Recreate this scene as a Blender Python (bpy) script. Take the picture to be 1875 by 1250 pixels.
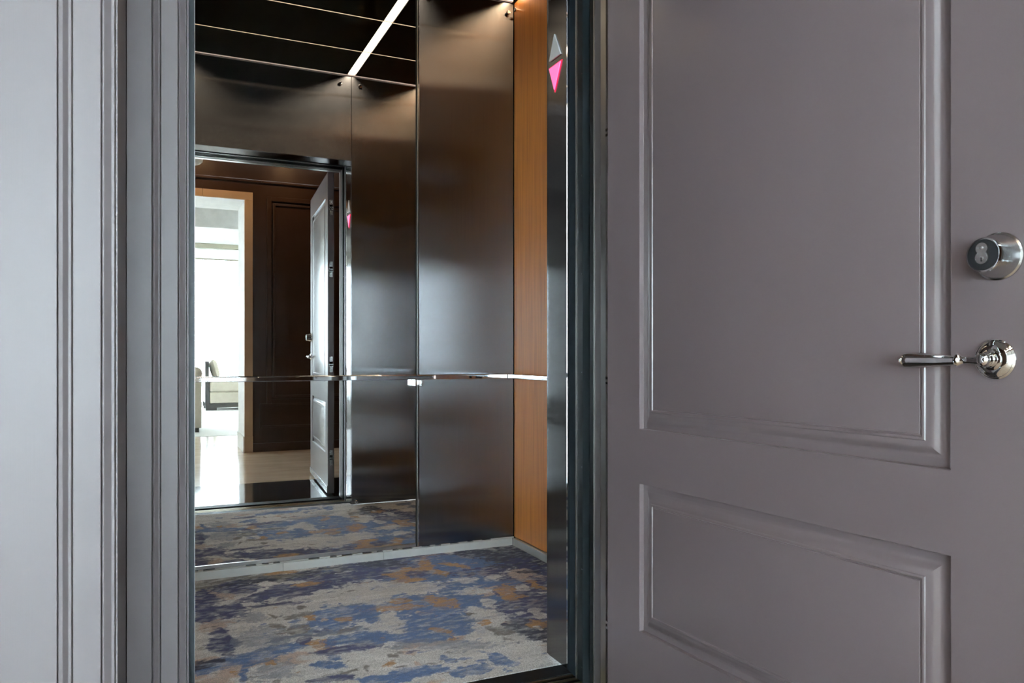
import bpy, bmesh, math, random
import numpy as np
from mathutils import Vector, Matrix
sc = bpy.context.scene
for o in list(bpy.data.objects): bpy.data.objects.remove(o)
R = math.radians
random.seed(4); rng = np.random.default_rng(7)

# ---------------------------------------------------------------- camera
cd = bpy.data.cameras.new('camera'); cam = bpy.data.objects.new('camera', cd)
sc.collection.objects.link(cam); sc.camera = cam
cam.location = (0, 0, 1.0); cam.rotation_euler = (R(90), 0, R(-24.80))
cd.sensor_width = 36; cd.lens = 1410.5/1875*36; cd.shift_y = 26.4/1875
cd.clip_start = .02; cd.clip_end = 200
# ---------------------------------------------------------------- world and exposure
w = bpy.data.worlds.new('daylight'); sc.world = w; w.use_nodes = True
bg = w.node_tree.nodes['Background']
bg.inputs[0].default_value = (.74, .91, 1, 1); bg.inputs[1].default_value = 84.0
sc.view_settings.view_transform = 'Standard'; sc.view_settings.look = 'None'
sc.view_settings.gamma = 1; sc.view_settings.use_curve_mapping = False
sc.view_settings.exposure = 0.0
LED = 7.5; LED_CROSS = 1.0
# window portal: guides sampling of the daylight through the glazing of the living room
def area(name, loc, rot, sx, sy, power, col, portal=False, spread=180):
    l = bpy.data.lights.new(name, 'AREA'); l.shape = 'RECTANGLE'; l.size = sx; l.size_y = sy
    l.energy = power; l.color = col; l.spread = R(spread)
    if portal: l.cycles.is_portal = True
    o = bpy.data.objects.new(name, l); o.location = loc; o.rotation_euler = rot; sc.collection.objects.link(o)
    return o
area('window_portal', (-1.8, -8.76, 1.5), (R(90), 0, 0), 8.4, 2.9, 1, (1, 1, 1), portal=True)

# ---------------------------------------------------------------- materials
def lin(r, g, b):
    f = lambda c: (c/255/12.92) if c/255 <= .04045 else ((c/255+.055)/1.055)**2.4
    return (f(r), f(g), f(b), 1)
def base(name):
    m = bpy.data.materials.new(name); m.use_nodes = True
    nt = m.node_tree; return m, nt, nt.nodes['Principled BSDF']
def N(nt, t, **k):
    n = nt.nodes.new(t)
    for a, v in k.items(): setattr(n, a, v)
    return n
def noise_map(nt, scale, sc3=(1, 1, 1), detail=3):
    tc = N(nt, 'ShaderNodeTexCoord'); mp = N(nt, 'ShaderNodeMapping'); mp.inputs['Scale'].default_value = sc3
    ns = N(nt, 'ShaderNodeTexNoise'); ns.inputs['Scale'].default_value = scale; ns.inputs['Detail'].default_value = detail
    nt.links.new(tc.outputs['Object'], mp.inputs[0]); nt.links.new(mp.outputs[0], ns.inputs['Vector'])
    return ns
def ramp(nt, src, stops):
    r = N(nt, 'ShaderNodeValToRGB'); e = r.color_ramp.elements
    while len(e) < len(stops): e.new(.5)
    for i, (p, c) in enumerate(stops): e[i].position = p; e[i].color = c
    nt.links.new(src, r.inputs[0]); return r
def bump(nt, p, src, strength, dist=.001):
    b = N(nt, 'ShaderNodeBump'); b.inputs['Strength'].default_value = strength; b.inputs['Distance'].default_value = dist
    nt.links.new(src, b.inputs['Height']); nt.links.new(b.outputs[0], p.inputs['Normal'])
def paint(name, col, rough, grain=.15, spec=.5, coat=0):
    m, nt, p = base(name)
    a = noise_map(nt, 3, (1, 1, .4)); c2 = tuple(x*.93 for x in col[:3])+(1,)
    r = ramp(nt, a.outputs[0], [(.3, c2), (.7, col)]); nt.links.new(r.outputs[0], p.inputs['Base Color'])
    p.inputs['Roughness'].default_value = rough; p.inputs['Specular IOR Level'].default_value = spec
    g = noise_map(nt, 60, (6, 6, .12), 2); bump(nt, p, g.outputs[0], grain, .0006)
    if coat: p.inputs['Coat Weight'].default_value = coat; p.inputs['Coat Roughness'].default_value = .15
    return m
def plain(name, col, rough=.5, metal=0, spec=.5):
    m, nt, p = base(name)
    a = noise_map(nt, 14); c2 = tuple(x*.92 for x in col[:3])+(1,)
    r = ramp(nt, a.outputs[0], [(.35, c2), (.65, col)]); nt.links.new(r.outputs[0], p.inputs['Base Color'])
    p.inputs['Roughness'].default_value = rough; p.inputs['Metallic'].default_value = metal
    p.inputs['Specular IOR Level'].default_value = spec
    return m
def brushed(name, col, rough, aniso, dirt=True):
    """vertical-grain stainless: the tangent runs horizontally, so reflections smear sideways"""
    m, nt, p = base(name)
    g = noise_map(nt, 40, (14, 14, .05), 3)
    c2 = tuple(x*.86 for x in col[:3])+(1,)
    r = ramp(nt, g.outputs[0], [(.3, c2), (.7, col)])
    gl = N(nt, 'ShaderNodeBsdfAnisotropic', distribution='BECKMANN')
    nt.links.new(r.outputs[0], gl.inputs['Color'])
    big = noise_map(nt, 2.2, (1, 1, .8), 4)
    mr = N(nt, 'ShaderNodeMapRange'); mr.inputs[3].default_value = rough*.9; mr.inputs[4].default_value = rough*1.1
    nt.links.new(big.outputs[0], mr.inputs[0]); nt.links.new(mr.outputs[0], gl.inputs['Roughness'])
    gl.inputs['Anisotropy'].default_value = -aniso
    ge = N(nt, 'ShaderNodeNewGeometry'); cr = N(nt, 'ShaderNodeVectorMath', operation='CROSS_PRODUCT')
    cr.inputs[1].default_value = (0, 0.0001, 1); nt.links.new(ge.outputs['Normal'], cr.inputs[0])
    nt.links.new(cr.outputs[0], gl.inputs['Tangent'])
    out = nt.nodes['Material Output']; nt.links.new(gl.outputs[0], out.inputs['Surface']); nt.nodes.remove(p)
    return m
def glow(name, col, s):
    m, nt, p = base(name); p.inputs['Base Color'].default_value = col
    p.inputs['Emission Color'].default_value = col; p.inputs['Emission Strength'].default_value = s
    return m
def wood(name, cols):
    m, nt, p = base(name)
    a = noise_map(nt, 5, (9, 9, .35), 5); b = noise_map(nt, 42, (4, 4, .07), 3)
    mx = N(nt, 'ShaderNodeMix'); mx.data_type = 'FLOAT'; mx.inputs[0].default_value = .45
    nt.links.new(a.outputs[0], mx.inputs[2]); nt.links.new(b.outputs[0], mx.inputs[3])
    r = ramp(nt, mx.outputs[0], [(.36, cols[0]), (.5, cols[1]), (.64, cols[2])])
    nt.links.new(r.outputs[0], p.inputs['Base Color']); p.inputs['Roughness'].default_value = .34
    bump(nt, p, b.outputs[0], .06, .0004); return m
def marble(name, c1, c2, rough):
    m, nt, p = base(name)
    a = noise_map(nt, 1.6, (.6, 2.2, 1), 8); a.inputs['Distortion'].default_value = 1.2
    r = ramp(nt, a.outputs[0], [(.35, c1), (.65, c2)]); nt.links.new(r.outputs[0], p.inputs['Base Color'])
    p.inputs['Roughness'].default_value = rough; p.inputs['Specular IOR Level'].default_value = .8
    return m
M = {}
M['paint'] = paint('taupe_satin_paint', (.155, .134, .136, 1), .42, .12, .32)
M['doorpaint'] = paint('taupe_door_enamel', (.172, .136, .139, 1), .28, .05, .5, .5)
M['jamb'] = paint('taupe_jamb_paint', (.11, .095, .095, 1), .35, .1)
M['darkpaint'] = paint('dark_brown_satin_paint', (.040, .018, .010, 1), .38, .08, .25)
M['cream'] = paint('tan_casing_paint', (.50, .36, .23, 1), .5, .05)
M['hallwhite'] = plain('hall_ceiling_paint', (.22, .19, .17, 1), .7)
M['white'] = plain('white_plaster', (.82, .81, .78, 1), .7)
M['steel'] = brushed('brushed_stainless_steel', (.245, .243, .252, 1), .212, .78)
M['steel_jamb'] = brushed('brushed_steel_jamb', (.24, .235, .235, 1), .18, .6)
M['chrome'] = plain('polished_chrome', (.86, .86, .87, 1), .04, 1)
M['satin'] = plain('satin_chrome', (.62, .62, .62, 1), .22, 1)
M['strip'] = plain('satin_steel_strip', (.55, .53, .51, 1), .28, 1)
M['mirror'] = plain('silver_mirror', (.90, .90, .885, 1), 0.0, 1)
M['mirror'].node_tree.nodes['Principled BSDF'].inputs['Roughness'].default_value = 0
M['black'] = plain('black_metal', (.005, .005, .006, 1), .5, 0, .10)
M['gunmetal'] = plain('gunmetal_frame', (.010, .012, .013, 1), .4, 0, .10)
M['felt'] = plain('black_brush_seal', (.012, .015, .018, 1), .85, 0, .03)
M['gloss'] = plain('black_glass_ceiling', (.006, .006, .006, 1), .04)
M['plenum'] = plain('ceiling_plenum', (.35, .29, .25, 1), .4)
M['led'] = glow('warm_led', (1, .84, .64, 1), LED)
M['led4'] = glow('warm_led_edge', (1, .74, .45, 1), 18)
M['black_gloss'] = plain('black_enamel', (.008, .008, .009, 1), .12, 0, .4)
M['arrow_rim'] = glow('red_arrow_rim', (1, .01, .06, 1), .8)
M['gap_glow'] = glow('perimeter_glow', (1, .78, .66, 1), .42)
M['downlight'] = glow('warm_downlight', (1, .60, .28, 1), 260)
M['led2'] = glow('warm_led_dim', (1, .74, .50, 1), LED_CROSS)
M['wood'] = wood('orange_oak_veneer', [(.40, .13, .018, 1), (.52, .18, .028, 1), (.58, .215, .038, 1)])
M['base'] = plain('pale_aluminium_base', (.66, .66, .63, 1), .45, .2)
M['blackstone'] = marble('black_marble', (.012, .012, .013, 1), (.03, .03, .032, 1), .09)
M['beigestone'] = marble('beige_marble', (.55, .43, .31, 1), (.70, .57, .43, 1), .12)
M['brass'] = plain('brass_sill', (.42, .34, .22, 1), .3, 1)
M['arrow'] = plain('white_acrylic', (.9, .92, .93, 1), .25)
M['arrow_lit'] = glow('lit_pink_acrylic', (1, .12, .30, 1), 1.5)
M['glass_lamp'] = plain('frosted_lamp_glass', (.75, .73, .70, 1), .5)
M['rug'] = plain('pale_wool', (.62, .60, .56, 1), .95)
M['linen'] = plain('beige_linen', (.42, .37, .30, 1), .9)
M['darkwood'] = plain('dark_stained_wood', (.03, .025, .022, 1), .4)
M['shade'] = plain('white_roller_cloth', (.75, .74, .68, 1), .9)
M['valance'] = plain('olive_valance', (.20, .18, .13, 1), .6)
M['core'] = plain('nickel_core', (.70, .69, .66, 1), .25, 1)
M['window_frame'] = plain('white_window_frame', (.7, .72, .74, 1), .4)
gm, nt, p = base('window_glass')
p.inputs['Base Color'].default_value = (1, 1, 1, 1); p.inputs['Roughness'].default_value = 0
p.inputs['Transmission Weight'].default_value = 1; p.inputs['IOR'].default_value = 1.01
M['glass'] = gm
# carpet: woven colours come from a colour attribute, the pile grain from noise
cm, nt, p = base('patterned_carpet')
at = N(nt, 'ShaderNodeVertexColor'); at.layer_name = 'Dye'
g1 = noise_map(nt, 420, (1, 1, 1), 2); r1 = ramp(nt, g1.outputs[0], [(.30, (.50, .50, .50, 1)), (.70, (1.45, 1.45, 1.45, 1))])
mx = N(nt, 'ShaderNodeMix'); mx.data_type = 'RGBA'; mx.blend_type = 'MULTIPLY'; mx.inputs[0].default_value = 1
nt.links.new(at.outputs[0], mx.inputs[6]); nt.links.new(r1.outputs[0], mx.inputs[7]); nt.links.new(mx.outputs[2], p.inputs['Base Color'])
p.inputs['Roughness'].default_value = .95; p.inputs['Specular IOR Level'].default_value = .15
p.inputs['Sheen Weight'].default_value = .15
bump(nt, p, g1.outputs[0], .8, .003); M['carpet'] = cm

# ---------------------------------------------------------------- builders
C = sc.collection
def tag(o, label=None, cat=None, group=None, kind=None):
    if label: o['label'] = label
    if cat: o['category'] = cat
    if group: o['group'] = group
    if kind: o['kind'] = kind
    return o
def obj(name, bm, mat, parent=None, bevel=0, smooth=30):
    bmesh.ops.recalc_face_normals(bm, faces=bm.faces)
    me = bpy.data.meshes.new(name); 
    for f in bm.faces: f.smooth = True
    bm.to_mesh(me); bm.free()
    for mm in (mat if isinstance(mat, list) else [mat]): me.materials.append(M[mm])
    me.set_sharp_from_angle(angle=R(smooth))
    o = bpy.data.objects.new(name, me); C.objects.link(o)
    if parent:
        o.parent = parent
        o.matrix_parent_inverse = world(parent).inverted()
    if bevel:
        b = o.modifiers.new('bevel', 'BEVEL'); b.width = bevel; b.segments = 2; b.limit_method = 'ANGLE'
        b.angle_limit = R(40)
    return o
def world(o):
    m = o.matrix_basis.copy()
    if o.parent: m = world(o.parent) @ o.matrix_parent_inverse @ m
    return m
def empty(name, loc, label, cat, group=None, kind=None):
    o = bpy.data.objects.new(name, None); C.objects.link(o); o.location = loc; o.empty_display_size = .1
    return tag(o, label, cat, group, kind)
def box(bm, x0, x1, y0, y1, z0, z1, mi=0):
    vs = [bm.verts.new((x, y, z)) for z in (z0, z1) for x, y in ((x0, y0), (x1, y0), (x1, y1), (x0, y1))]
    for q in ((0, 1, 2, 3), (4, 5, 6, 7), (0, 1, 5, 4), (1, 2, 6, 5), (2, 3, 7, 6), (3, 0, 4, 7)):
        f = bm.faces.new([vs[i] for i in q]); f.material_index = mi
    return bm
def B(*a, **k): return box(bmesh.new(), *a, **k)
def prism(bm, pts, z0, z1):
    a = [bm.verts.new((x, y, z0)) for x, y in pts]; b = [bm.verts.new((x, y, z1)) for x, y in pts]
    n = len(pts); bm.faces.new(a); bm.faces.new(b)
    for i in range(n): bm.faces.new((a[i], a[(i+1) % n], b[(i+1) % n], b[i]))
    return bm
def frame_of(axis):
    z = Vector(axis).normalized(); x = z.cross(Vector((0, 0, 1)))
    x = x.normalized() if x.length > 1e-4 else Vector((1, 0, 0))
    return x, z.cross(x), z
def lathe(bm, prof, o, axis, seg=32, cap=True):
    x, y, z = frame_of(axis); o = Vector(o); rings = []
    for r, h in prof:
        rings.append([bm.verts.new(o+z*h+x*(r*math.cos(2*math.pi*i/seg))+y*(r*math.sin(2*math.pi*i/seg))) for i in range(seg)])
    for a, b in zip(rings, rings[1:]):
        for i in range(seg): bm.faces.new((a[i], a[(i+1) % seg], b[(i+1) % seg], b[i]))
    if cap: bm.faces.new(rings[0]); bm.faces.new(rings[-1])
    return bm
def tube(bm, pts, rads, seg=16):
    pts = [Vector(q) for q in pts]; rings = []
    up = Vector((0, 0, 1))
    for i, q in enumerate(pts):
        t = (pts[min(i+1, len(pts)-1)]-pts[max(i-1, 0)]).normalized()
        x = t.cross(up).normalized() if abs(t.dot(up)) < .99 else Vector((1, 0, 0)); y = t.cross(x)
        rings.append([bm.verts.new(q+x*(rads[i]*math.cos(2*math.pi*k/seg))+y*(rads[i]*math.sin(2*math.pi*k/seg))) for k in range(seg)])
    for a, b in zip(rings, rings[1:]):
        for i in range(seg): bm.faces.new((a[i], a[(i+1) % seg], b[(i+1) % seg], b[i]))
    bm.faces.new(rings[0]); bm.faces.new(rings[-1]); return bm
def stud(parent, p, ax):
    o = obj('stud', lathe(bmesh.new(), [(.006, 0), (.006, .012), (.011, .013), (.011, .020), (.008, .023)], p, ax, 16), 'chrome', parent)
    return o

# dimensions (metres, camera height = 1)
CX0, CX1 = -.455, 1.715        # cab side walls
OX0, OX1 = .080, 1.179         # entrance opening
YF, YB = 2.279, 3.690          # inner faces of the cab front and back
ZT, ZC = 2.297, 2.860          # top of opening, suspended cab ceiling
ZH = 3.14                      # hall ceiling

# ================================================================ SETTING: the lift cab
wb = obj('wall_back', B(CX0-.06, CX1+.06, YB+.012, YB+.06, 0, ZC+.1), 'black'); tag(wb, 'rear wall of the lift cab carrying mirror and brushed steel panels', 'wall', kind='structure')
sp = obj('steel_panel', B(1.192, CX1-.004, YB-.004, YB+.012, .048, ZC-.004), 'steel', wb, .0012)
tag(sp, 'brushed stainless panel right of the mirror')
obj('steel_panel', B(CX0, .070, YB-.004, YB+.012, .048, ZC-.004), 'steel', wb, .0012)
obj('edge_strip', B(1.180, 1.184, YB-.012, YB+.012, .05, ZC-.004), 'strip', wb)
obj('edge_strip', B(1.187, 1.1905, YB-.009, YB+.012, .05, ZC-.004), 'chrome', wb)
for x in (1.235, 1.675): stud(wb, (x, YB-.004, ZC-.062), (0, -1, 0))
# cut clips between the panels and the base
bm = bmesh.new(); x = .10
while x < 1.69:
    L = random.choice((.02, .025, .05, .13)); box(bm, x, x+L, YB-.012, YB+.011, .0445, .0495); x += L+random.choice((.03, .045, .05))
obj('base_clip', bm, 'base', wb)['kind'] = 'stuff'

wr = obj('wall_right', B(CX1+.012, CX1+.06, YF, YB+.0115, 0, ZC+.1), 'black'); tag(wr, 'right side wall of the lift cab clad in orange wood veneer', 'wall', kind='structure')
obj('wood_panel', B(CX1, CX1+.012, 2.30, YB-.006, .048, ZC-.004), 'wood', wr, .001)
stud(wr, (CX1, YB-.06, ZC-.06), (-1, 0, 0)); stud(wr, (CX1, 2.5, ZC-.06), (-1, 0, 0))
wl = obj('wall_cab_left', B(CX0-.06, CX0-.012, YF, YB+.0115, 0, ZC+.1), 'black'); tag(wl, 'left side wall of the lift cab, hidden behind the jamb', 'wall', kind='structure')
obj('steel_panel', B(CX0-.012, CX0, 2.30, YB-.006, .048, ZC-.004), 'steel', wl, .001)

wf = empty('wall_front', (.63, 2.2, 0), 'front wall of the lift cab with steel returns and transom around the opening', 'wall', kind='structure')
obj('return_panel', B(OX1+.002, CX1, YF-.014, YF, .012, ZC-.002), 'steel', wf, .001)
obj('return_panel', B(CX0, OX0-.002, YF-.014, YF, .012, ZC-.002), 'steel', wf, .001)
obj('transom_panel', B(OX0, OX1, YF-.014, YF, ZT, ZC-.002), 'steel', wf, .001)
obj('reveal_panel', B(OX1, OX1+.016, 2.141, YF-.0145, .012, ZT), 'steel_jamb', wf, .001)
obj('reveal_panel', B(OX0-.016, OX0, 2.141, YF-.0145, .012, ZT), 'steel_jamb', wf, .001)
obj('reveal_panel', B(OX0, OX1, 2.141, YF-.0145, ZT, ZT+.016), 'steel_jamb', wf, .001)
for x in (1.235, 1.105, .16): stud(wf, (x, YF, ZC-.062), (0, 1, 0))
stud(wf, (OX1+.03, YF, .03), (0, 1, 0))

# ceiling of the cab: black glass panels with lit gaps
ce = obj('ceiling', B(CX0-.06, CX1+.06, 2.14, YB+.06, ZC+.10, ZC+.14), 'plenum'); tag(ce, 'suspended black glass lift ceiling with warm light gaps', 'ceiling', kind='structure')
cols = [(CX0+.025, .055), (.103, 1.150), (1.200, CX1-.050)]
rows = [(YF+.021, 2.705), (2.717, 3.183), (3.195, YB-.022)]
for a, b in cols:
    for c, d in rows: obj('ceiling_panel', B(a, b, c, d, ZC, ZC+.018), 'gloss', ce, .001)
for x in (.079, 1.175): obj('light_strip', B(x-.024, x+.024, YF+.03, YB-.02, ZC+.008, ZC+.022), 'led', ce)
for x in (CX0+.014, CX1-.030): obj('light_strip', B(x-.012, x+.012, YF+.03, YB-.03, ZC+.012, ZC+.022), 'led4', ce)
for y in (2.711, 3.189): obj('light_strip', B(CX0+.03, CX1-.03, y-.0058, y+.0058, ZC+.002, ZC+.010), 'led2', ce)
for y0, y1 in ((YF+.001, YF+.020), (YB-.020, YB-.003)): obj('plenum_glow', B(CX0+.03, CX1-.012, y0, y1, ZC+.001, ZC+.012), 'gap_glow', ce)  # no lamps here: emission imitates the lit plenum showing through the gaps

# mirror, a lift-off sheet between the steel panels
mi = empty('wall_mirror', (.63, YB, .05), 'large frameless wall mirror on the rear wall of the lift', 'mirror')
obj('glass', B(.072, 1.1755, YB, YB+.006, .066, ZC-.004), 'mirror', mi)
obj('bottom_channel', B(.072, 1.1755, YB-.006, YB+.008, .050, .066), 'strip', mi, .001)

# baseboards in lengths
bb = empty('baseboard_back', (.63, YB, 0), 'pale metal baseboard under the mirror and steel panel', 'baseboard', kind='structure')
for a, b in ((CX0, -.2), (-.199, .533), (.534, 1.008), (1.009, CX1-.014)): obj('base_length', B(a, b, YB-.014, YB+.010, .0, .0435), 'base', bb, .0008)
br = obj('baseboard_right', B(CX1-.013, CX1+.010, 2.281, YB-.0145, .0, .0435), 'base', None, .0008); tag(br, 'pale metal baseboard under the wood veneer panel', 'baseboard', kind='structure')
bl_ = obj('baseboard_left', B(CX0-.010, CX0+.013, 2.281, YB-.0145, .0, .0435), 'base', None, .0008); tag(bl_, 'pale metal baseboard on the hidden left side of the lift', 'baseboard', kind='structure')

# carpet ----------------------------------------------------------
def vnoise(X, Y, s, seed):
    r = np.random.default_rng(seed).random((256, 256)); x = X/s+50; y = Y/s+50
    i = np.floor(x).astype(int); j = np.floor(y).astype(int); fx = x-i; fy = y-j
    fx = fx*fx*(3-2*fx); fy = fy*fy*(3-2*fy); g = lambda a, b: r[a % 256, b % 256]
    return (g(i, j)*(1-fx)+g(i+1, j)*fx)*(1-fy)+(g(i, j+1)*(1-fx)+g(i+1, j+1)*fx)*fy-.5
def fbm(X, Y, s, seed, o=4):
    v = 0
    for k in range(o): v = v+vnoise(X, Y, s/2**k, seed+k)/1.7**k
    return v
BL = [('D',0.229,3.597,8.36,-0.23,1.14,-12.42),('D',0.419,3.603,8.29,-0.66,1.40,-15.62),('N',0.172,3.383,15.61,-0.20,0.54,-9.06),('N',0.203,3.186,9.46,-0.22,0.43,-14.19),('N',0.323,3.499,13.62,-0.94,-1.55,-12.82),('N',0.367,3.309,15.13,-1.08,1.02,-21.55),('N',0.519,3.356,9.79,-1.12,0.66,-12.37),('N',0.416,3.199,11.54,-1.20,-8.29,-56.10),('K',0.640,3.580,3.80,-0.53,1.62,-19.35),('N',0.761,3.425,6.63,-1.31,-1.25,-10.18),('O',0.526,3.662,13.26,-1.42,2.31,-23.85),('O',0.587,3.422,14.85,-2.18,-3.28,-26.22),('O',0.678,3.411,33.98,-5.90,-5.11,-40.84),('D',0.540,3.586,13.47,-1.65,-1.97,-44.74),('P',0.260,3.391,17.63,-2.70,-28.56,-18.02),('P',0.174,3.036,12.96,0.08,3.75,-15.67),('B',0.275,2.668,5.47,-0.16,3.17,-20.74),('B',0.258,2.571,58.51,-5.87,-5.97,-12.91),('K',0.132,2.663,22.98,0.51,5.30,-33.86),('N',0.215,2.856,22.71,-3.79,-14.38,-10.32),('M',0.338,2.835,13.16,-1.18,-1.75,-9.55),('M',0.336,3.068,24.31,-2.66,-7.39,-15.99),('B',0.633,2.945,8.66,-1.46,-0.05,-9.69),('O',0.523,2.975,47.35,-8.33,-15.17,-32.84),('O',0.645,2.904,27.71,-4.84,-0.36,-31.75),('P',0.571,2.939,52.42,-10.19,-18.71,-40.48),('D',0.463,2.863,31.44,-3.24,2.09,-24.20),('D',0.497,3.022,23.58,-1.91,13.34,-35.60),('D',0.400,3.046,61.28,-15.47,-80.92,-40.37),('D',0.510,3.115,76.14,-12.48,-25.64,-55.48),('B',0.524,2.887,60.69,-11.02,-14.11,-30.54),('D',0.621,2.797,30.41,-3.95,15.33,-49.91),('N',0.475,2.748,49.24,-11.70,-27.75,-25.29),('O',0.527,2.672,19.91,-3.93,-6.77,-14.66),('N',0.599,2.610,10.04,-1.64,1.13,-28.17),('B',0.642,2.707,10.87,-1.88,1.73,-30.59),('M',0.344,2.540,19.34,-1.98,-3.17,-15.08),('B',0.494,2.501,22.62,-5.26,-31.95,-43.28),('B',0.530,2.545,44.05,-10.70,-33.83,-45.38),('O',0.221,2.573,59.20,-5.08,-18.56,-40.16),('N',0.494,2.382,20.80,-3.57,-11.55,-52.05),('O',0.334,2.595,80.77,-10.38,-32.64,-70.64),('D',0.409,2.933,40.06,-7.48,-43.47,-44.44),('N',1.238,3.428,2.47,-0.82,-0.61,-5.21),('K',1.607,3.459,3.70,-1.93,-5.25,-3.19),('K',0.987,3.609,11.99,-3.28,-8.36,-18.09),('N',1.425,2.920,6.43,-4.08,-4.07,-1.07),('B',1.288,3.470,6.65,-2.47,-3.48,-7.54),('B',1.110,3.189,3.83,-1.33,-3.60,-7.79),('O',1.057,3.417,9.78,-2.61,0.90,-15.68),('O',1.163,3.505,22.67,-10.10,-14.59,-4.17),('O',1.168,3.356,17.00,-7.40,-26.58,-11.99),('O',1.004,3.298,12.88,-3.57,-3.16,-24.04),('O',1.281,3.451,14.28,-5.69,-25.86,-28.52),('O',1.331,3.374,29.09,-11.48,-18.09,-39.14),('N',1.091,3.371,26.40,-8.55,-11.50,-24.89),('G',1.235,3.197,16.95,-6.25,-5.61,-21.66),('G',1.379,3.188,22.61,-8.72,0.72,-27.90),('P',1.515,3.175,10.08,-5.12,-8.46,-9.41),('K',1.555,3.187,19.11,-9.33,-28.30,-61.25),('G',0.877,3.243,6.08,-1.64,-4.32,-9.36),('G',1.005,3.166,7.65,-2.30,-3.16,-11.98),('G',1.223,3.022,11.37,-4.61,-5.96,-12.91),('B',0.995,2.955,4.35,-1.46,-3.95,-8.55),('B',1.156,2.928,6.70,-2.65,-5.76,-12.47),('O',1.053,2.944,14.12,-5.97,-14.37,-11.05),('O',0.875,2.949,9.07,-2.42,-3.68,-22.43),('O',0.897,3.024,21.06,-6.25,-13.28,-28.74),('G',0.806,3.106,14.09,-3.66,-5.71,-12.35),('O',1.336,2.944,17.03,-10.16,-15.16,-4.29),('G',1.432,2.969,30.91,-14.91,-9.36,-20.25),('O',1.502,2.999,20.59,-15.13,-37.48,-0.71),('G',1.466,2.884,46.81,-23.79,-22.69,-49.11),('O',1.383,2.877,42.58,-20.47,-27.94,-60.46),('B',0.950,2.730,5.89,-2.05,-3.13,-6.77),('G',0.777,2.796,15.42,-4.29,-4.96,-10.72),('G',1.215,2.854,20.77,-11.05,-32.30,-15.89),('G',1.138,2.810,29.20,-12.82,-20.43,-24.83),('G',1.174,2.681,7.45,-3.53,-8.60,-10.59),('G',1.102,2.568,6.85,-3.20,-9.30,-11.71),('O',1.112,2.655,36.29,-15.19,-9.83,-21.27),('P',1.182,2.616,43.08,-19.47,-15.70,-33.98),('N',1.291,2.627,13.28,-7.55,-11.48,-8.85),('K',1.244,2.502,10.26,-6.11,-16.18,-10.94),('O',1.272,2.541,21.37,-10.70,-9.80,-21.21),('G',1.279,2.692,27.42,-13.03,-11.44,-24.77),('G',1.341,2.668,22.86,-17.58,-28.74,-1.96),('G',1.257,2.509,34.47,-20.05,-33.27,-26.49),('B',1.009,2.624,25.14,-9.67,-7.23,-15.65),('O',0.930,2.648,18.57,-7.59,-37.86,-37.17),('O',0.944,2.567,26.26,-16.58,-50.11,-9.56),('B',0.822,2.629,7.24,-2.26,-10.59,-22.93),('B',0.701,2.667,16.36,-4.30,-12.87,-27.85),('B',0.753,2.918,37.54,-9.69,-6.48,-14.02),('M',0.904,2.503,6.04,-2.18,-10.12,-21.90),('B',1.012,2.312,15.12,-9.73,-26.74,-9.86),('B',0.745,2.326,12.39,-3.21,-2.52,-27.56),('B',0.896,2.271,16.41,-5.81,-5.98,-26.72),('B',0.633,2.317,12.88,-3.03,-8.70,-38.66),('B',0.867,2.379,43.98,-19.60,-55.02,-49.51),('B',0.953,2.329,55.56,-22.73,-30.02,-64.96),('D',1.127,2.544,23.69,-12.35,-29.97,-24.48),('D',1.119,2.456,38.13,-17.37,-32.55,-70.45),('O',0.698,2.416,66.24,-9.48,21.57,-54.46),('P',0.765,2.386,51.17,-25.09,-53.12,-25.97),('P',0.763,2.480,40.52,-15.55,-43.29,-39.07),('D',0.710,2.472,64.88,-18.64,-31.45,-68.06),('D',0.619,2.413,77.91,-19.99,-15.80,-34.19)]
COL = dict(K=lin(36, 40, 66), N=lin(56, 60, 106), B=lin(90, 118, 168), O=lin(186, 146, 98), G=lin(226, 226, 224),
           P=lin(206, 188, 176), D=lin(124, 120, 114), M=lin(132, 142, 160))
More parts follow.
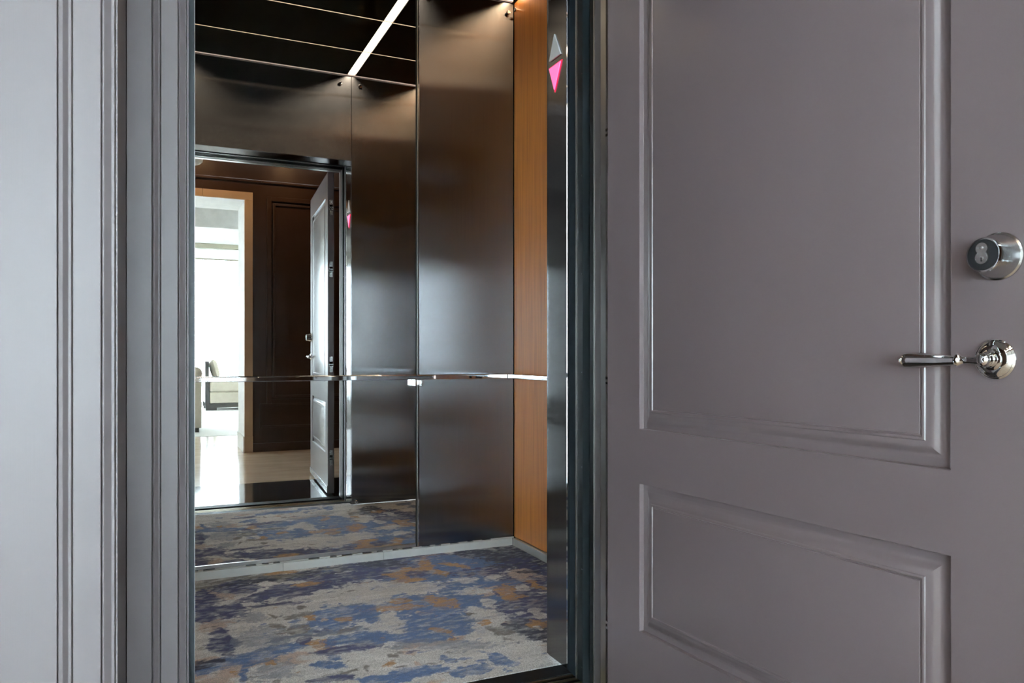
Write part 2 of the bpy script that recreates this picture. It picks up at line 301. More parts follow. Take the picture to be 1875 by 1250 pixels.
def carpet():
    st = .0042; x0, x1, y0, y1 = CX0+.002, CX1-.013, 2.190, YB-.0145
    nx, ny = int((x1-x0)/st), int((y1-y0)/st)
    gx, gy = np.linspace(x0, x1, nx), np.linspace(y0, y1, ny); X, Y = np.meshgrid(gx, gy)
    wx = X+.030*fbm(X, Y, .09, 1)+.014*fbm(X, Y, .02, 11, 3); wy = Y+.026*fbm(X*.8, Y, .07, 21)+.010*fbm(X, Y, .018, 31, 3)
    col = np.empty(X.shape+(3,)); col[:] = COL['G'][:3]
    fine = fbm(X, Y, .012, 77, 3); speck = fbm(X*.6, Y*1.4, .02, 91, 3)
    # general ground: broken patches of every dye
    for k, s, th, sd in (('P', .22, .32, 101), ('D', .09, .52, 111), ('M', .13, .40, 121)):
        f = fbm(wx*.7, wy*1.3, s, sd); a = np.clip((f-th)*9, 0, 1)[..., None]; col = col*(1-a)+np.array(COL[k][:3])*a
    # unseen left part of the floor repeats the same dyes at random
    hid = np.clip((.10-X)/.1, 0, 1)
    for k, th, sd in (('N', .1, 201), ('B', .25, 211), ('O', .45, 221)):
        a = (np.clip((fbm(wx*.6, wy*1.3, .25, sd)-th)*9, 0, 1)*hid)[..., None]; col = col*(1-a)+np.array(COL[k][:3])*a
    rg = fbm(X*.75, Y*1.2, .05, 301, 4)
    for k, cx, cy, a11, a12, a21, a22 in BL:
        dx, dy = wx-cx, wy-cy
        d = np.sqrt((a11*dx+a12*dy)**2+(a21*dx+a22*dy)**2)
        soft = 7 if k in 'KNBOG' else 4
        a = np.clip(((1.05 if k in 'OPG' else 1.48 if k in 'NK' else 1.3)-d+.7*rg+(.9*fine if k == 'M' else .32*fine))*soft, 0, 1)*np.clip(.86+.9*speck, 0, 1)
        if k in 'M': a = a*.7
        a = a[..., None]; col = col*(1-a)+np.array(COL[k][:3])*a
    # small contrasting flecks over everything
    for k, th, sd, s in (('G', .70, 401, .06), ('B', .60, 441, .05), ('N', .58, 411, .06), ('O', .72, 421, .045), ('D', .54, 431, .045), ('G', .66, 461, .03)):
        a = (np.clip((fbm(wx*.55, wy*1.5, s, sd)-th)*8, 0, 1)*.8)[..., None]; col = col*(1-a)+np.array(COL[k][:3])*a
    col = col*(1+.22*fbm(X*.45, Y*1.7, .06, 451, 4)[..., None]+.22*(rng.random(X.shape)-.5)[..., None])
    Z = .006+.0012*fbm(X, Y, .03, 501, 2)
    co = np.stack([X, Y, Z], -1).reshape(-1, 3).astype(np.float32)
    # drop-off edge so the carpet has thickness
    me = bpy.data.meshes.new('carpet'); idx = np.arange(nx*ny).reshape(ny, nx)
    q = np.stack([idx[:-1, :-1], idx[:-1, 1:], idx[1:, 1:], idx[1:, :-1]], -1).reshape(-1, 4)
    ring = np.concatenate([idx[0, :], idx[1:, -1], idx[-1, -2::-1], idx[-2:0:-1, 0]]); n0 = len(co)
    low = co[ring].copy(); low[:, 2] = 0; co = np.vstack([co, low]); m = len(ring); k = np.arange(m)
    sk = np.stack([ring, n0+k, n0+(k+1) % m, ring[(k+1) % m]], -1); q = np.vstack([q, sk])
    me.vertices.add(len(co)); me.vertices.foreach_set('co', co.ravel())
    me.loops.add(q.size); me.loops.foreach_set('vertex_index', q.ravel().astype(np.int32))
    me.polygons.add(len(q)); me.polygons.foreach_set('loop_start', (np.arange(len(q))*4).astype(np.int32))
    me.update(calc_edges=True)
    c = col.reshape(-1, 3); c = np.vstack([c, c[ring]]); c4 = np.hstack([c, np.ones((len(c), 1))]).astype(np.float32)
    ca = me.color_attributes.new('Dye', 'FLOAT_COLOR', 'POINT'); ca.data.foreach_set('color', c4.ravel())
    me.materials.append(M['carpet']); me.polygons.foreach_set('use_smooth', np.ones(len(q), bool))
    o = bpy.data.objects.new('carpet', me); C.objects.link(o); return o
tag(carpet(), 'blue, beige and ochre abstract patterned carpet on the lift floor', 'carpet')

# ================================================================ handrail
hr = empty('handrail', (.63, YB-.06, .88), 'flat polished chrome handrail around the inside of the lift', 'handrail')
hy = YB-.062
bm = bmesh.new(); box(bm, CX0+.07, CX1-.0665, hy-.004, hy+.004, .884, .906); obj('rail_bar', bm, 'chrome', hr, .0025)
obj('rail_bar', B(CX1-.0655, CX1-.0575, 2.45, hy+.004, .884, .906), 'chrome', hr, .0025)
obj('joint', B(CX1-.0675, CX1-.0645, hy-.003, hy+.003, .886, .904), 'black', hr)
for x in (1.175, .085):
    bm = bmesh.new(); box(bm, x-.021, x-.012, hy, YB-.003, .852, .884); box(bm, x+.012, x+.021, hy, YB-.003, .852, .884); box(bm, x-.012, x+.012, YB-.020, YB-.012, .856, .880)
    obj('bracket', bm, 'satin', hr, .0015)
bm = bmesh.new(); box(bm, CX1-.064, CX1-.001, 3.08, 3.10, .846, .872); box(bm, CX1-.064, CX1-.054, 3.08, 3.10, .846, .884); box(bm, CX1-.012, CX1-.001, 3.05, 3.13, .836, .884); b_ = obj('bracket', bm, 'black', hr, .0015); b_['label'] = 'black bracket on the wood panel'

# ================================================================ direction arrows on the jamb
da = empty('direction_indicator', (OX1, 2.214, 1.955), 'up and down arrow indicator on the steel jamb, lower arrow lit pink', 'indicator')
def kite(pts, name, mat, t=.005, bv=.0012):
    bm = bmesh.new(); a = [bm.verts.new((OX1-t, y, z)) for y, z in pts]; b = [bm.verts.new((OX1+.001, y, z)) for y, z in pts]
    n = len(pts); bm.faces.new(a); bm.faces.new(b)
    for i in range(n): bm.faces.new((a[i], a[(i+1) % n], b[(i+1) % n], b[i]))
    return obj(name, bm, mat, da, bv)
kite([(2.2165, 2.047), (2.2520, 1.9675), (2.1735, 1.9675)][::1], 'up_arrow', 'arrow')['label'] = 'unlit white up arrow'
kite([(2.2520, 1.9440), (2.1735, 1.9440), (2.2165, 1.8640)], 'down_arrow', 'arrow_lit')['label'] = 'lit pink down arrow'

kite([(2.2580, 1.9475), (2.1675, 1.9475), (2.2165, 1.8570)], 'lit_rim', 'arrow_rim', .0018, .0004)['label'] = 'red glowing rim behind the down arrow'

# ================================================================ landing frame (right, left, head)
fr = empty('trim_1', (.63, 2.0, 0), 'dark layered metal lift doorway frame with thin bright edge strips', 'door frame', kind='structure')
LAY = [('edge_strip', .000, 2.134, 2.1405, 'chrome'), ('brush_seal', .006, 2.0855, 2.1335, 'felt'), ('edge_strip', .001, 2.0805, 2.085, 'strip'),
       ('frame_face', .005, 2.045, 2.080, 'gunmetal'), ('edge_strip', .001, 2.0405, 2.0445, 'gunmetal'), ('frame_face', .026, 2.003, 2.040, 'black'),
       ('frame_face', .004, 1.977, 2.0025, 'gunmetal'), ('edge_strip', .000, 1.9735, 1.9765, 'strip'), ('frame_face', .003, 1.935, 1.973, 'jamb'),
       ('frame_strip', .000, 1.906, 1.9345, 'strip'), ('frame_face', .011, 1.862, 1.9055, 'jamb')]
for n, dx, y0, y1, mt in LAY:
    obj(n, B(OX1+dx, OX1+.05, y0, y1, .002, ZT+.05), mt, fr)
    if y0 > 1.93: obj(n, B(OX0-.05, OX0-dx, y0, y1, .002, ZT+.05), mt, fr)
    obj(n, B(OX0-.001, OX1+.001, y0, y1, ZT+dx*.8+.002, ZT+.05), mt, fr)
sf = obj('steel_edge', B(.0655, .0800, 1.895, 1.934, .002, ZT+.05), 'gunmetal', fr, .0012)
obj('edge_strip', B(.0795, .0802, 1.894, 1.934, .002, ZT), 'strip', fr)
# screws on the frame edge
for z in (.05, .35, .66, .95, 1.25, 1.55, 1.86):
    obj('screw', lathe(bmesh.new(), [(.0022, 0), (.0022, .0012), (.001, .0018)], (OX1+.001, 2.0425, z), (-1, 0, 0), 10), 'satin', fr)

# ================================================================ sill
si = empty('trim_2', (.63, 2.05, 0), 'dark metal lift doorway sill with brass running grooves', 'sill', kind='structure')
obj('sill_plate', B(OX0-.1, OX1+.1, 2.119, 2.189, -.02, .005), 'black', si, .001)
obj('sill_plate', B(OX0-.1, OX1+.1, 2.070, 2.1185, -.02, -.004), 'black', si)
for y in (2.110, 2.084, 2.050, 2.024): obj('sill_rail', B(OX0-.1, OX1+.1, y, y+.008, -.004, .002), 'brass', si, .001)
obj('sill_plate', B(OX0-.1, OX1+.1, 1.893, 2.0695, -.02, -.002), 'gunmetal', si)
obj('sill_plate', B(OX0, OX1, 1.893, 1.985, -.002, .006), 'black', si, .0015)

# ================================================================ hall shell
fl = obj('floor', B(-2.3, 2.5, -1.67, 1.020, -.05, 0), 'beigestone'); tag(fl, 'polished beige stone hall floor seen in the mirror', 'floor', kind='structure')
obj('border_slab', B(-2.3, 2.5, 1.021, 1.892, -.05, 0), 'blackstone', fl)['label'] = 'polished black stone border before the lift'
sb = obj('floor_slab', B(CX0-.1, CX1+.1, 2.0, YB+.1, -.06, -.021), 'black'); sb.name = 'floor_cab'; tag(sb, 'sub floor of the lift cab beneath the carpet', 'floor', kind='structure')
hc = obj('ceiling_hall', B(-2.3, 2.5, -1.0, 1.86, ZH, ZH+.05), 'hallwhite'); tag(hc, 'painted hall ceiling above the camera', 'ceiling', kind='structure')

# entrance wall: stone-free painted lining around the opening
we = obj('wall_entrance', B(-.30, OX0-.051, 1.875, 2.13, 0, ZH), 'darkpaint'); tag(we, 'painted wall around the lift doorway', 'wall', kind='structure')
obj('wall_section', B(OX1+.051, 2.5, 1.862, 2.13, 0, ZH), 'darkpaint', we)
obj('wall_section', B(OX0-.051, OX1+.051, 1.862, 2.13, ZT+.051, ZH), 'darkpaint', we)

def profile(name, xs, ds, y, back, z0, z1, mat, parent, label=None):
    pts = [(x, y+d) for x, d in zip(xs, ds)]+[(xs[-1], back), (xs[0], back)]
    o = obj(name, prism(bmesh.new(), pts, z0, z1), mat, parent, .0009, 25)
    if label: o['label'] = label
    return o
# moulded casing beside the opening
X2 = [-.0573, -.0089, -.0075, -.0062, -.003, .0046, .0073, .0086, .01, .0434, .0449, .0462, .0473, .0595, .0612, .0620, .0628, .0662]
D2 = [0, 0, .006, -.001, -.003, .005, .005, .011, .005, .006, .012, .004, .003, .015, .015, .021, .015, .015]
profile('door_casing', X2, D2, 1.850, 1.874, 0, ZT+.1, 'paint', we, 'grey taupe moulded casing left of the opening')
# projecting wall nib at the left with its panel moulding
wn = obj('wall_left', B(-2.3, -.16, 1.468, 1.874, 0, ZH), 'paint'); tag(wn, 'grey taupe projecting wall left of the lift doorway', 'wall', kind='structure')
obj('return_face', B(-.16, -.0590, 1.468, 1.8745, 0, ZH), 'paint', wn)
X1 = [-.40, -.1462, -.145, -.1439, -.1377, -.1308, -.1261, -.1249, -.1238, -.0836, -.0824, -.0812, -.0787, -.0683, -.0634, -.0626, -.0614, -.0586]
D1 = [0, 0, .006, -.001, -.003, .006, .006, .012, .006, .007, .013, .005, .004, .015, .015, .021, .014, .014]
profile('panel_moulding', X1, D1, 1.444, 1.4675, 0, ZH, 'paint', wn, 'stepped vertical mouldings on the projecting wall')
obj('panel_face', B(-2.3, -.401, 1.444, 1.4675, 0, ZH), 'paint', wn)
# head casing above the door
obj('head_casing', B(OX0-.14, OX1+.18, 1.842, 1.861, ZT+.04, ZT+.15), 'paint', we, .003)
obj('door_casing', B(OX1+.065, OX1+.18, 1.842, 1.861, 0, ZT+.04), 'paint', we, .003)

# hall side walls and the rear wall behind the camera
w1 = obj('wall_side', B(2.4, 2.5, -1.02, 1.861, 0, ZH), 'paint'); tag(w1, 'painted right hand hall wall behind the open door', 'wall', kind='structure')
w2 = obj('wall_far_left', B(-2.4, -2.3, -1.0, 1.44, 0, ZH), 'darkpaint'); tag(w2, 'dark brown wall at the far left of the hall', 'wall', kind='structure')
YR = -1.02; PX0, PX1 = -2.15, .830; PZ = 2.615  # opening widened on its unseen left to let in more daylight
wrr = empty('wall_rear', (1.6, YR, 0), 'dark panelled hall wall behind the camera, seen in the mirror', 'wall', kind='structure')
obj('wall_section', B(PX1+.012, 2.4, -1.655, YR-.015, 0, ZH), 'darkpaint', wrr)
obj('wall_section', B(-2.3, PX1+.012, -1.655, YR-.015, PZ+.012, ZH), 'darkpaint', wrr)
obj('wall_section', B(-2.3, PX0-.012, -1.655, YR-.015, 0, PZ+.012), 'darkpaint', wrr)
# passage lining (white reveal) and cream casing
obj('reveal', B(PX1, PX1+.011, -1.67, YR-.014, 0, PZ+.011), 'white', wrr)
obj('reveal', B(PX0-.011, PX0, -1.67, YR-.014, 0, PZ+.011), 'white', wrr)
obj('reveal', B(PX0, PX1, -1.67, YR-.014, PZ, PZ+.011), 'white', wrr)
obj('reveal_base', B(PX1-.012, PX1, -1.67, YR+.012, 0, .165), 'white', wrr, .002)
for n, a in (('casing', (PX1, PX1+.082, YR-.014, YR+.008, .166, PZ)), ('casing', (PX0-.082, PX0, YR-.014, YR+.008, 0, PZ)),
             ('casing', (PX0-.082, .424, YR-.014, YR+.008, PZ, PZ+.080)), ('casing', (.427, PX1+.082, YR-.014, YR+.008, PZ, PZ+.080)), ('plinth_block', (PX1, PX1+.084, YR-.014, YR+.011, 0, .165))):
    obj(n, B(*a), 'cream', wrr, .0015)
# panelled dado and upper panel on the rear wall
for a in ((1.00, 2.35, 2.805, 2.830), (-2.25, .999, 2.805, 2.830)): obj('rail_moulding', B(a[0], a[1], YR-.014, YR+.012, a[2], a[3]), 'darkpaint', wrr, .004)
def ring_frame(x0, x1, z0, z1, w_, t, y, name='panel_frame'):
    bm = bmesh.new(); box(bm, x0, x0+w_, y, y+t, z0, z1); box(bm, x1-w_, x1, y, y+t, z0, z1); box(bm, x0+w_, x1-w_, y, y+t, z0, z0+w_); box(bm, x0+w_, x1-w_, y, y+t, z1-w_, z1)
    return obj(name, bm, 'darkpaint', wrr, .003)
ring_frame(1.055, 2.30, .500, 2.67, .045, .018, YR-.015); ring_frame(1.115, 2.24, .565, 2.60, .022, .028, YR-.015)
obj('raised_panel', B(1.137, 2.218, YR-.015, YR-.002, .587, 2.578), 'darkpaint', wrr, .004)
ring_frame(.985, 2.35, .250, .500, .018, .018, YR-.015)
obj('baseboard', B(PX1+.085, 2.4, YR-.015, YR+.010, 0, .088), 'darkpaint', wrr, .003)
obj('baseboard', B(-2.299, PX0-.085, YR-.015, YR+.010, 0, .088), 'darkpaint', wrr, .003)

# hall ceiling lamp
cl = empty('ceiling_lamp', (.235, -.47, ZH), 'round flush ceiling lamp with white ring and frosted glass, seen in the mirror', 'lamp')
obj('lamp_ring', lathe(bmesh.new(), [(.06, 0), (.165, -.005), (.172, -.05), (.165, -.085), (.150, -.100), (.140, -.098), (.138, -.06)], (.235, -.47, ZH-.22), (0, 0, 1), 48, False), 'white', cl)
obj('stem', lathe(bmesh.new(), [(.06, 0), (.06, -.015), (.012, -.02), (.012, -.22)], (.235, -.47, ZH), (0, 0, 1), 24), 'white', cl)
obj('lamp_glass', lathe(bmesh.new(), [(.138, -.085), (.125, -.105), (.09, -.122), (.04, -.131), (.004, -.132)], (.235, -.47, ZH-.22), (0, 0, 1), 48), 'glass_lamp', cl)

for x in (-1.3, -.35, .45, 1.30):
    dl = empty('recessed_downlight', (x, -.55, ZH), 'warm recessed downlight in the hall ceiling by the panelled wall', 'downlight', 'hall ceiling downlights')
    obj('trim_ring', lathe(bmesh.new(), [(.042, -.001), (.058, -.001), (.058, -.006), (.042, -.004)], (x, -.55, ZH), (0, 0, 1), 32, False), 'white', dl)
    obj('lens', lathe(bmesh.new(), [(.041, -.0005), (.041, -.002), (.001, -.0025)], (x, -.55, ZH), (0, 0, 1), 32), 'downlight', dl)
# ================================================================ living room beyond (seen in the mirror; unseen left end added for daylight)
lf = obj('floor_living', B(-6.2, 3.2, -2.89, -1.671, -.05, 0), 'beigestone'); tag(lf, 'polished pale stone floor of the passage to the living room', 'floor', kind='structure')
lf2 = obj('floor_living', B(-6.2, 3.2, -9.0, -2.891, -.05, .004), 'rug'); tag(lf2, 'pale carpeted floor of the living room', 'floor', kind='structure')
lc = obj('ceiling_living', B(-6.2, 3.2, -8.9, -2.90, 3.6, 3.65), 'white'); tag(lc, 'high white living room ceiling', 'ceiling', kind='structure')
pc = obj('ceiling_passage', B(-2.3, 3.2, -2.75, -1.0, 2.86, 2.95), 'white'); 
bpy.data.objects.remove(pc); pc = obj('ceiling_passage', B(-6.2, 3.2, -2.75, -1.656, 2.86, 2.95), 'white'); tag(pc, 'low white ceiling of the passage', 'ceiling', kind='structure')
be = obj('beam', B(-6.2, 3.2, -2.899, -2.751, 2.575, 3.7), 'white'); be.name = 'trim_3'; tag(be, 'white dropped beam across the passage ceiling', 'beam', kind='structure')
lw = obj('wall_living_right', B(3.2, 3.3, -8.9, -1.66, 0, 3.7), 'white'); tag(lw, 'white right wall of the living room', 'wall', kind='structure')
lw2 = obj('wall_living_hall', B(PX1+.012, 3.2, -1.669, -1.656, 0, 2.86), 'white'); tag(lw2, 'white back face of the hall wall towards the living room', 'wall', kind='structure')
lw3 = obj('wall_living_left', B(-6.3, -6.2, -8.95, -1.66, 0, 3.7), 'white'); tag(lw3, 'white left wall of the living room', 'wall', kind='structure')
lw4 = obj('wall_passage_left', B(-6.2, -2.3, -1.669, -1.60, 0, 2.86), 'white'); tag(lw4, 'white passage wall left of the hall opening', 'wall', kind='structure')
ww = empty('wall_window', (0, -8.85, 0), 'white living room window wall', 'wall', kind='structure')
obj('wall_section', B(-6.2, 3.2, -8.95, -8.80, 3.09, 3.65), 'white', ww)
obj('wall_section', B(2.4, 3.2, -8.95, -8.80, 0, 3.09), 'white', ww)
obj('wall_section', B(-6.2, 2.4, -8.95, -8.80, 0, .05), 'white', ww)
wi = empty('window_1', (0, -8.85, .05), 'tall bright living room window, seen in the mirror, unseen left bays added for daylight', 'window', kind='structure')
bm = bmesh.new()
for x in (-6.2, -4.3, -2.3, -.4, 2.34): box(bm, x, x+.06, -8.90, -8.84, .05, 3.09)
box(bm, -6.14, 2.34, -8.90, -8.84, .05, .10); box(bm, -6.14, 2.34, -8.90, -8.84, 3.03, 3.09)
obj('frame', bm, 'window_frame', wi)
for a, b in ((-6.14, -4.3), (-4.24, -2.3), (-2.24, -.4), (-.34, 2.34)): obj('pane', B(a, b, -8.872, -8.866, .10, 3.03), 'glass', wi)  # unseen left bays added so that daylight reaches the door
rs = empty('roller_shade', (0, -8.75, 3.1), 'raised white roller shade with olive cassette above the bright window', 'shade')
obj('cassette', B(-6.1, 2.30, -8.799, -8.70, 3.10, 3.19), 'valance', rs, .01)
obj('cloth', B(-6.07, 2.27, -8.752, -8.748, 2.90, 3.10), 'shade', rs)
obj('hem_bar', B(-6.07, 2.27, -8.76, -8.74, 2.872, 2.90), 'valance', rs, .004)

# chaise seen from its side
chs = empty('chaise', (1.2, -7.7, 0), 'beige daybed chaise with dark wood L-shaped frame, seen in the mirror', 'sofa')
y0, y1 = -8.45, -7.68
def side(y):
    bm = bmesh.new(); pts = [(.81, .05), (.81, .90), (.875, .90), (.885, .13), (2.5, .13), (2.5, .06), (.83, .05)]
    a = [bm.verts.new((x, y, z)) for x, z in pts]; b = [bm.verts.new((x, y-.05, z)) for x, z in pts]; n = len(pts)
    bm.faces.new(a); bm.faces.new(b)
    for i in range(n): bm.faces.new((a[i], a[(i+1) % n], b[(i+1) % n], b[i]))
    return obj('side_frame', bm, 'darkwood', chs, .004)
side(y1); side(y0+.05)
obj('back_board', B(.815, .872, y0+.051, y1-.051, .14, .89), 'darkwood', chs, .004)
for x, y in ((.82, y1-.08), (.82, y0+.0), (2.36, y1-.08), (2.36, y0)): obj('foot', B(x, x+.19, y, y+.08, 0, .055), 'darkwood', chs, .006)
obj('box_base', B(.89, 2.49, y0+.01, y1-.002, .131, .335), 'linen', chs, .018)
bm = B(.89, 2.49, y0+.01, y1+.002, .337, .545); obj('seat_cushion', bm, 'linen', chs, .035)
def pillow(name, cx, cy, cz, sx, sy, sz, rot, mat, label, cat):
    bm = bmesh.new(); n = 12; T = Matrix.Translation((cx, cy, cz)) @ Matrix.Rotation(rot, 4, 'Y')
    g = {}
    for s in (-1, 1):
        for i in range(n+1):
            for j in range(n+1):
                u, v = -1+2*i/n, -1+2*j/n; t = (max(0, (1-u**4)*(1-v**4)))**.5
                if (i in (0, n) or j in (0, n)) and s == 1: g[s, i, j] = g[-1, i, j]; continue
                k = 1-.06*(1-abs(u))*abs(v)**3-.0
                g[s, i, j] = bm.verts.new(T @ Vector((s*sx/2*t, v*sy/2*(1-.07*(1-u*u)), u*sz/2*(1-.07*(1-v*v)))))
        for i in range(n):
            for j in range(n): bm.faces.new((g[s, i, j], g[s, i+1, j], g[s, i+1, j+1], g[s, i, j+1]))
    o = obj(name, bm, mat, None, 0, 60); tag(o, label, cat); return o
pillow('cushion', .985, -8.02, .76, .15, .5, .38, R(-14), 'linen', 'square beige cushion leaning on the back of the chaise', 'cushion')

# slip-covered armchair at the left edge of the opening
ac = empty('armchair', (.12, -3.75, 0), 'taupe upholstered armchair with rolled arms nearest the passage', 'armchair')
def roll(x):
    bm = bmesh.new(); pts = []
    for k in range(17):
        a = R(-20+k*(220/16)); pts.append((x+.085*math.cos(a), .77+.085*math.sin(a)))
    pts += [(x-.07, .56), (x-.07, .06), (x+.072, .06), (x+.075, .60)]
    a = [bm.verts.new((u, -3.45, z)) for u, z in pts]; b = [bm.verts.new((u, -4.25, z)) for u, z in pts]; n = len(pts)
    bm.faces.new(a); bm.faces.new(b)
    for i in range(n): bm.faces.new((a[i], a[(i+1) % n], b[(i+1) % n], b[i]))
    return obj('arm', bm, 'linen', ac, .008)
roll(.465); roll(-.225)
obj('back', B(-.15, .39, -3.66, -3.46, .10, .83), 'linen', ac, .05)
obj('seat_base', B(-.15, .39, -4.22, -3.67, .07, .30), 'linen', ac, .02)
obj('seat_cushion', B(-.148, .388, -4.24, -3.68, .302, .46), 'linen', ac, .035)
for x in (-.27, .46):
    for y in (-4.22, -3.52): obj('foot', B(x, x+.05, y, y+.05, .004, .06), 'darkwood', ac, .004)

# ================================================================ the open panelled door
PH = R(3.83); HX, HY = 1.12, 1.8018
Dv = Vector((math.sin(PH), -math.cos(PH), 0)); Nv = Vector((-math.cos(PH), -math.sin(PH), 0)); Uz = Vector((0, 0, 1))
def P(s, z, n=0): return Vector((HX, HY, 0))+Dv*s+Uz*z+Nv*n
DW, DT, TH = 1.092, 2.322, .045
S0, S1 = .140, .9575
panels = [(S0, S1, .8125, 2.155), (S0, S1, .2915, .6710)]
door = empty('door_1', P(0, 0), 'open taupe grey panelled door with two raised panels beside the lift', 'door', kind='structure')
def slab(s0, s1, z0, z1, n0, n1, name, mat='doorpaint', bv=.0008, parent=door):
    bm = bmesh.new(); v = [bm.verts.new(P(s, z, n)) for n in (n0, n1) for s, z in ((s0, z0), (s1, z0), (s1, z1), (s0, z1))]
    for q in ((0, 1, 2, 3), (4, 5, 6, 7), (0, 1, 5, 4), (1, 2, 6, 5), (2, 3, 7, 6), (3, 0, 4, 7)): bm.faces.new([v[i] for i in q])
    return obj(name, bm, mat, parent, bv)
# one leaf mesh: face with two openings, edges and back
def leaf():
    bm = bmesh.new()
    ss = [0, S0, S1, DW]; zs = [.012, .2915, .6710, .8125, 2.155, DT]
    g = {(i, j): bm.verts.new(P(s, z, 0)) for i, s in enumerate(ss) for j, z in enumerate(zs)}
    for i in range(3):
        for j in range(5):
            if i == 1 and j in (1, 3): continue
            bm.faces.new((g[i, j], g[i+1, j], g[i+1, j+1], g[i, j+1]))
    # recess sides
    for i0, j0 in ((1, 1), (1, 3)):
        c = [g[1, j0], g[2, j0], g[2, j0+1], g[1, j0+1]]; d = [bm.verts.new(v.co-Nv*.0135) for v in c]
        for k in range(4): bm.faces.new((c[k], c[(k+1) % 4], d[(k+1) % 4], d[k]))
        bm.faces.new(d)
    per = [g[i, 0] for i in range(4)]+[g[3, j] for j in range(1, 6)]+[g[i, 5] for i in (2, 1, 0)]+[g[0, j] for j in (4, 3, 2, 1)]
    bk = [bm.verts.new(v.co-Nv*TH) for v in per]
    for k in range(len(per)): bm.faces.new((per[k], per[(k+1) % len(per)], bk[(k+1) % len(per)], bk[k]))
    bm.faces.new(bk)
    return obj('leaf', bm, 'doorpaint', door, .0012)
lf_ = leaf()
RP = [(.0005, -.0133), (.015, -.0131), (.0185, -.0122), (.024, -.0090), (.030, -.0055), (.0365, -.0030), (.0435, -.0018), (.0455, .0000), (.0480, .0006), (.0502, .0000), (.0515, -.0022), (.0535, -.0022), (.0545, -.0005), (.0560, -.0002)]
for s0, s1, z0, z1 in panels:
    bm = bmesh.new(); rings = []
    for o_, d_ in RP:
        rings.append([bm.verts.new(P(s, z, d_)) for s, z in ((s0+o_, z0+o_), (s1-o_, z0+o_), (s1-o_, z1-o_), (s0+o_, z1-o_))])
    for a, b in zip(rings, rings[1:]):
        for k in range(4): bm.faces.new((a[k], a[(k+1) % 4], b[(k+1) % 4], b[k]))
    bm.faces.new(rings[-1])
    obj('raised_panel', bm, 'doorpaint', door, 0, 22)
sw = slab(.01, DW-.004, .014, .062, .0005, .006, 'door_sweep', 'satin')
for k in range(9): obj('screw', lathe(bmesh.new(), [(.004, 0), (.004, .0012), (.002, .002)], P(.07+k*.118, .040, .006), Nv, 10), 'black', sw)
# concealed hinges in the hinge edge
for z in (2.067, 1.622, .939, .267):
    hg = slab(.0005, -.0025, z-.056, z+.056, -.034, -.012, 'hinge', 'satin', .001)
    slab(-.003, -.0045, z-.020, z+.020, -.033, -.013, 'knuckle', 'black', .0005, hg)
    slab(-.004, -.018, z-.004, z+.004, -.036, -.006, 'link', 'satin', .0005, hg); slab(-.004, -.018, z-.018, z-.011, -.036, -.006, 'link', 'satin', .0005, hg)
# deadbolt ---------------------------------------------------------
db = obj('deadbolt', lathe(bmesh.new(), [(.0375, 0), (.0372, .003), (.0345, .0045), (.0335, .008), (.0275, .036), (.0265, .0385)], P(1.0345, 1.1545), Nv, 64), 'satin', door)
fc = obj('face_ring', lathe(bmesh.new(), [(.0265, .0386), (.0268, .0400), (.0258, .0418), (.0240, .0422)], P(1.0345, 1.1545), Nv, 64), 'chrome', db)
obj('face_disc', lathe(bmesh.new(), [(.0238, .0421), (.0234, .0426), (.001, .0427)], P(1.0345, 1.1545), Nv, 48), 'black_gloss', db)
bm = bmesh.new()
pts = []
for k in range(24): a = R(-52+k*(284/23)); pts.append((.0088*math.cos(a), .0065+.0088*math.sin(a)))
for k in range(24): a = R(128+k*(284/23)); pts.append((.0098*math.cos(a), -.0075+.0098*math.sin(a)))
fa = [bm.verts.new(P(1.0345+u, 1.1575+v, .0427)) for u, v in pts]; fb = [bm.verts.new(P(1.0345+u, 1.1575+v, .0462)) for u, v in pts]
bm.faces.new(fa); bm.faces.new(fb)
for k in range(len(fa)): bm.faces.new((fa[k], fa[(k+1) % len(fa)], fb[(k+1) % len(fa)], fb[k]))
obj('key_core', bm, 'core', db, .0008)
obj('keyhole', lathe(bmesh.new(), [(.0034, .0463), (.0032, .0468), (.0005, .0469)], P(1.0345, 1.1490), Nv, 20), 'chrome', db)
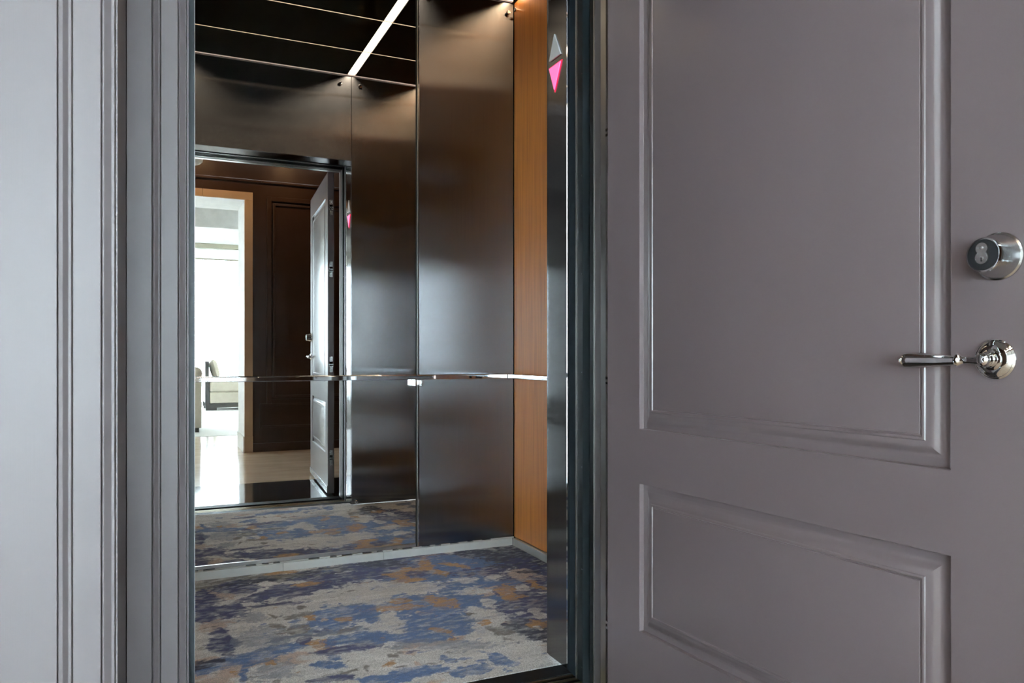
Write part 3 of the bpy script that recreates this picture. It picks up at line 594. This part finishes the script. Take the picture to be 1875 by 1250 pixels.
obj('keyway', B(0, 0, 0, 0, 0, 0), 'black', db); bpy.data.objects.remove(bpy.data.objects['keyway'])
slab(1.0338, 1.0352, 1.1440, 1.1500, .0469, .0472, 'keyway', 'black', 0, db)
obj('dot', lathe(bmesh.new(), [(.0030, .0462), (.0026, .0475), (.001, .0478)], P(1.0345, 1.1650), Nv, 20), 'chrome', db)
# lever ------------------------------------------------------------
LC = (1.0295, .9945)
lv = obj('lever_handle', lathe(bmesh.new(), [(.0315, 0), (.0315, .0025), (.0295, .0048), (.0288, .0052), (.0282, .0048), (.0240, .0085), (.0205, .0102), (.0170, .0108), (.0164, .0125), (.0140, .0140), (.0118, .0145), (.0112, .020), (.0116, .0235), (.0100, .0255)], P(*LC), Nv, 64), 'chrome', door)
obj('hub', lathe(bmesh.new(), [(.0092, .0235), (.0104, .0245), (.0108, .0270), (.0096, .0290), (.0104, .0330), (.0096, .0370), (.0060, .0405), (.001, .0415)], P(*LC), Nv, 40), 'chrome', lv)
nk = [(0, .031, .0088), (.006, .0315, .0084), (.013, .032, .0072), (.021, .032, .0062), (.028, .032, .0064), (.033, .032, .0078), (.0355, .032, .0098), (.037, .032, .0120), (.039, .032, .0124), (.041, .032, .0112), (.0420, .032, .0086), (.0435, .032, .0080)]
obj('neck', tube(bmesh.new(), [P(LC[0]-a, LC[1]-.0015, n) for a, n, r in nk], [r for a, n, r in nk], 28), 'chrome', lv)
gp = [(.0436, .0082), (.050, .0088), (.085, .0114), (.120, .0138), (.1255, .0143), (.1275, .0139), (.1280, .0112)]
obj('grip', tube(bmesh.new(), [P(LC[0]-a, LC[1]-.0018, .032) for a, r in gp], [r for a, r in gp], 32), 'chrome', lv)
fi = [(.1281, .0058), (.1295, .0050), (.1312, .0070), (.1340, .0084), (.1365, .0070), (.1376, .0043), (.1388, .0036), (.1400, .0042), (.1415, .0016)]
obj('finial', tube(bmesh.new(), [P(LC[0]-a, LC[1]-.0018, .032) for a, r in fi], [r for a, r in fi], 24), 'chrome', lv)
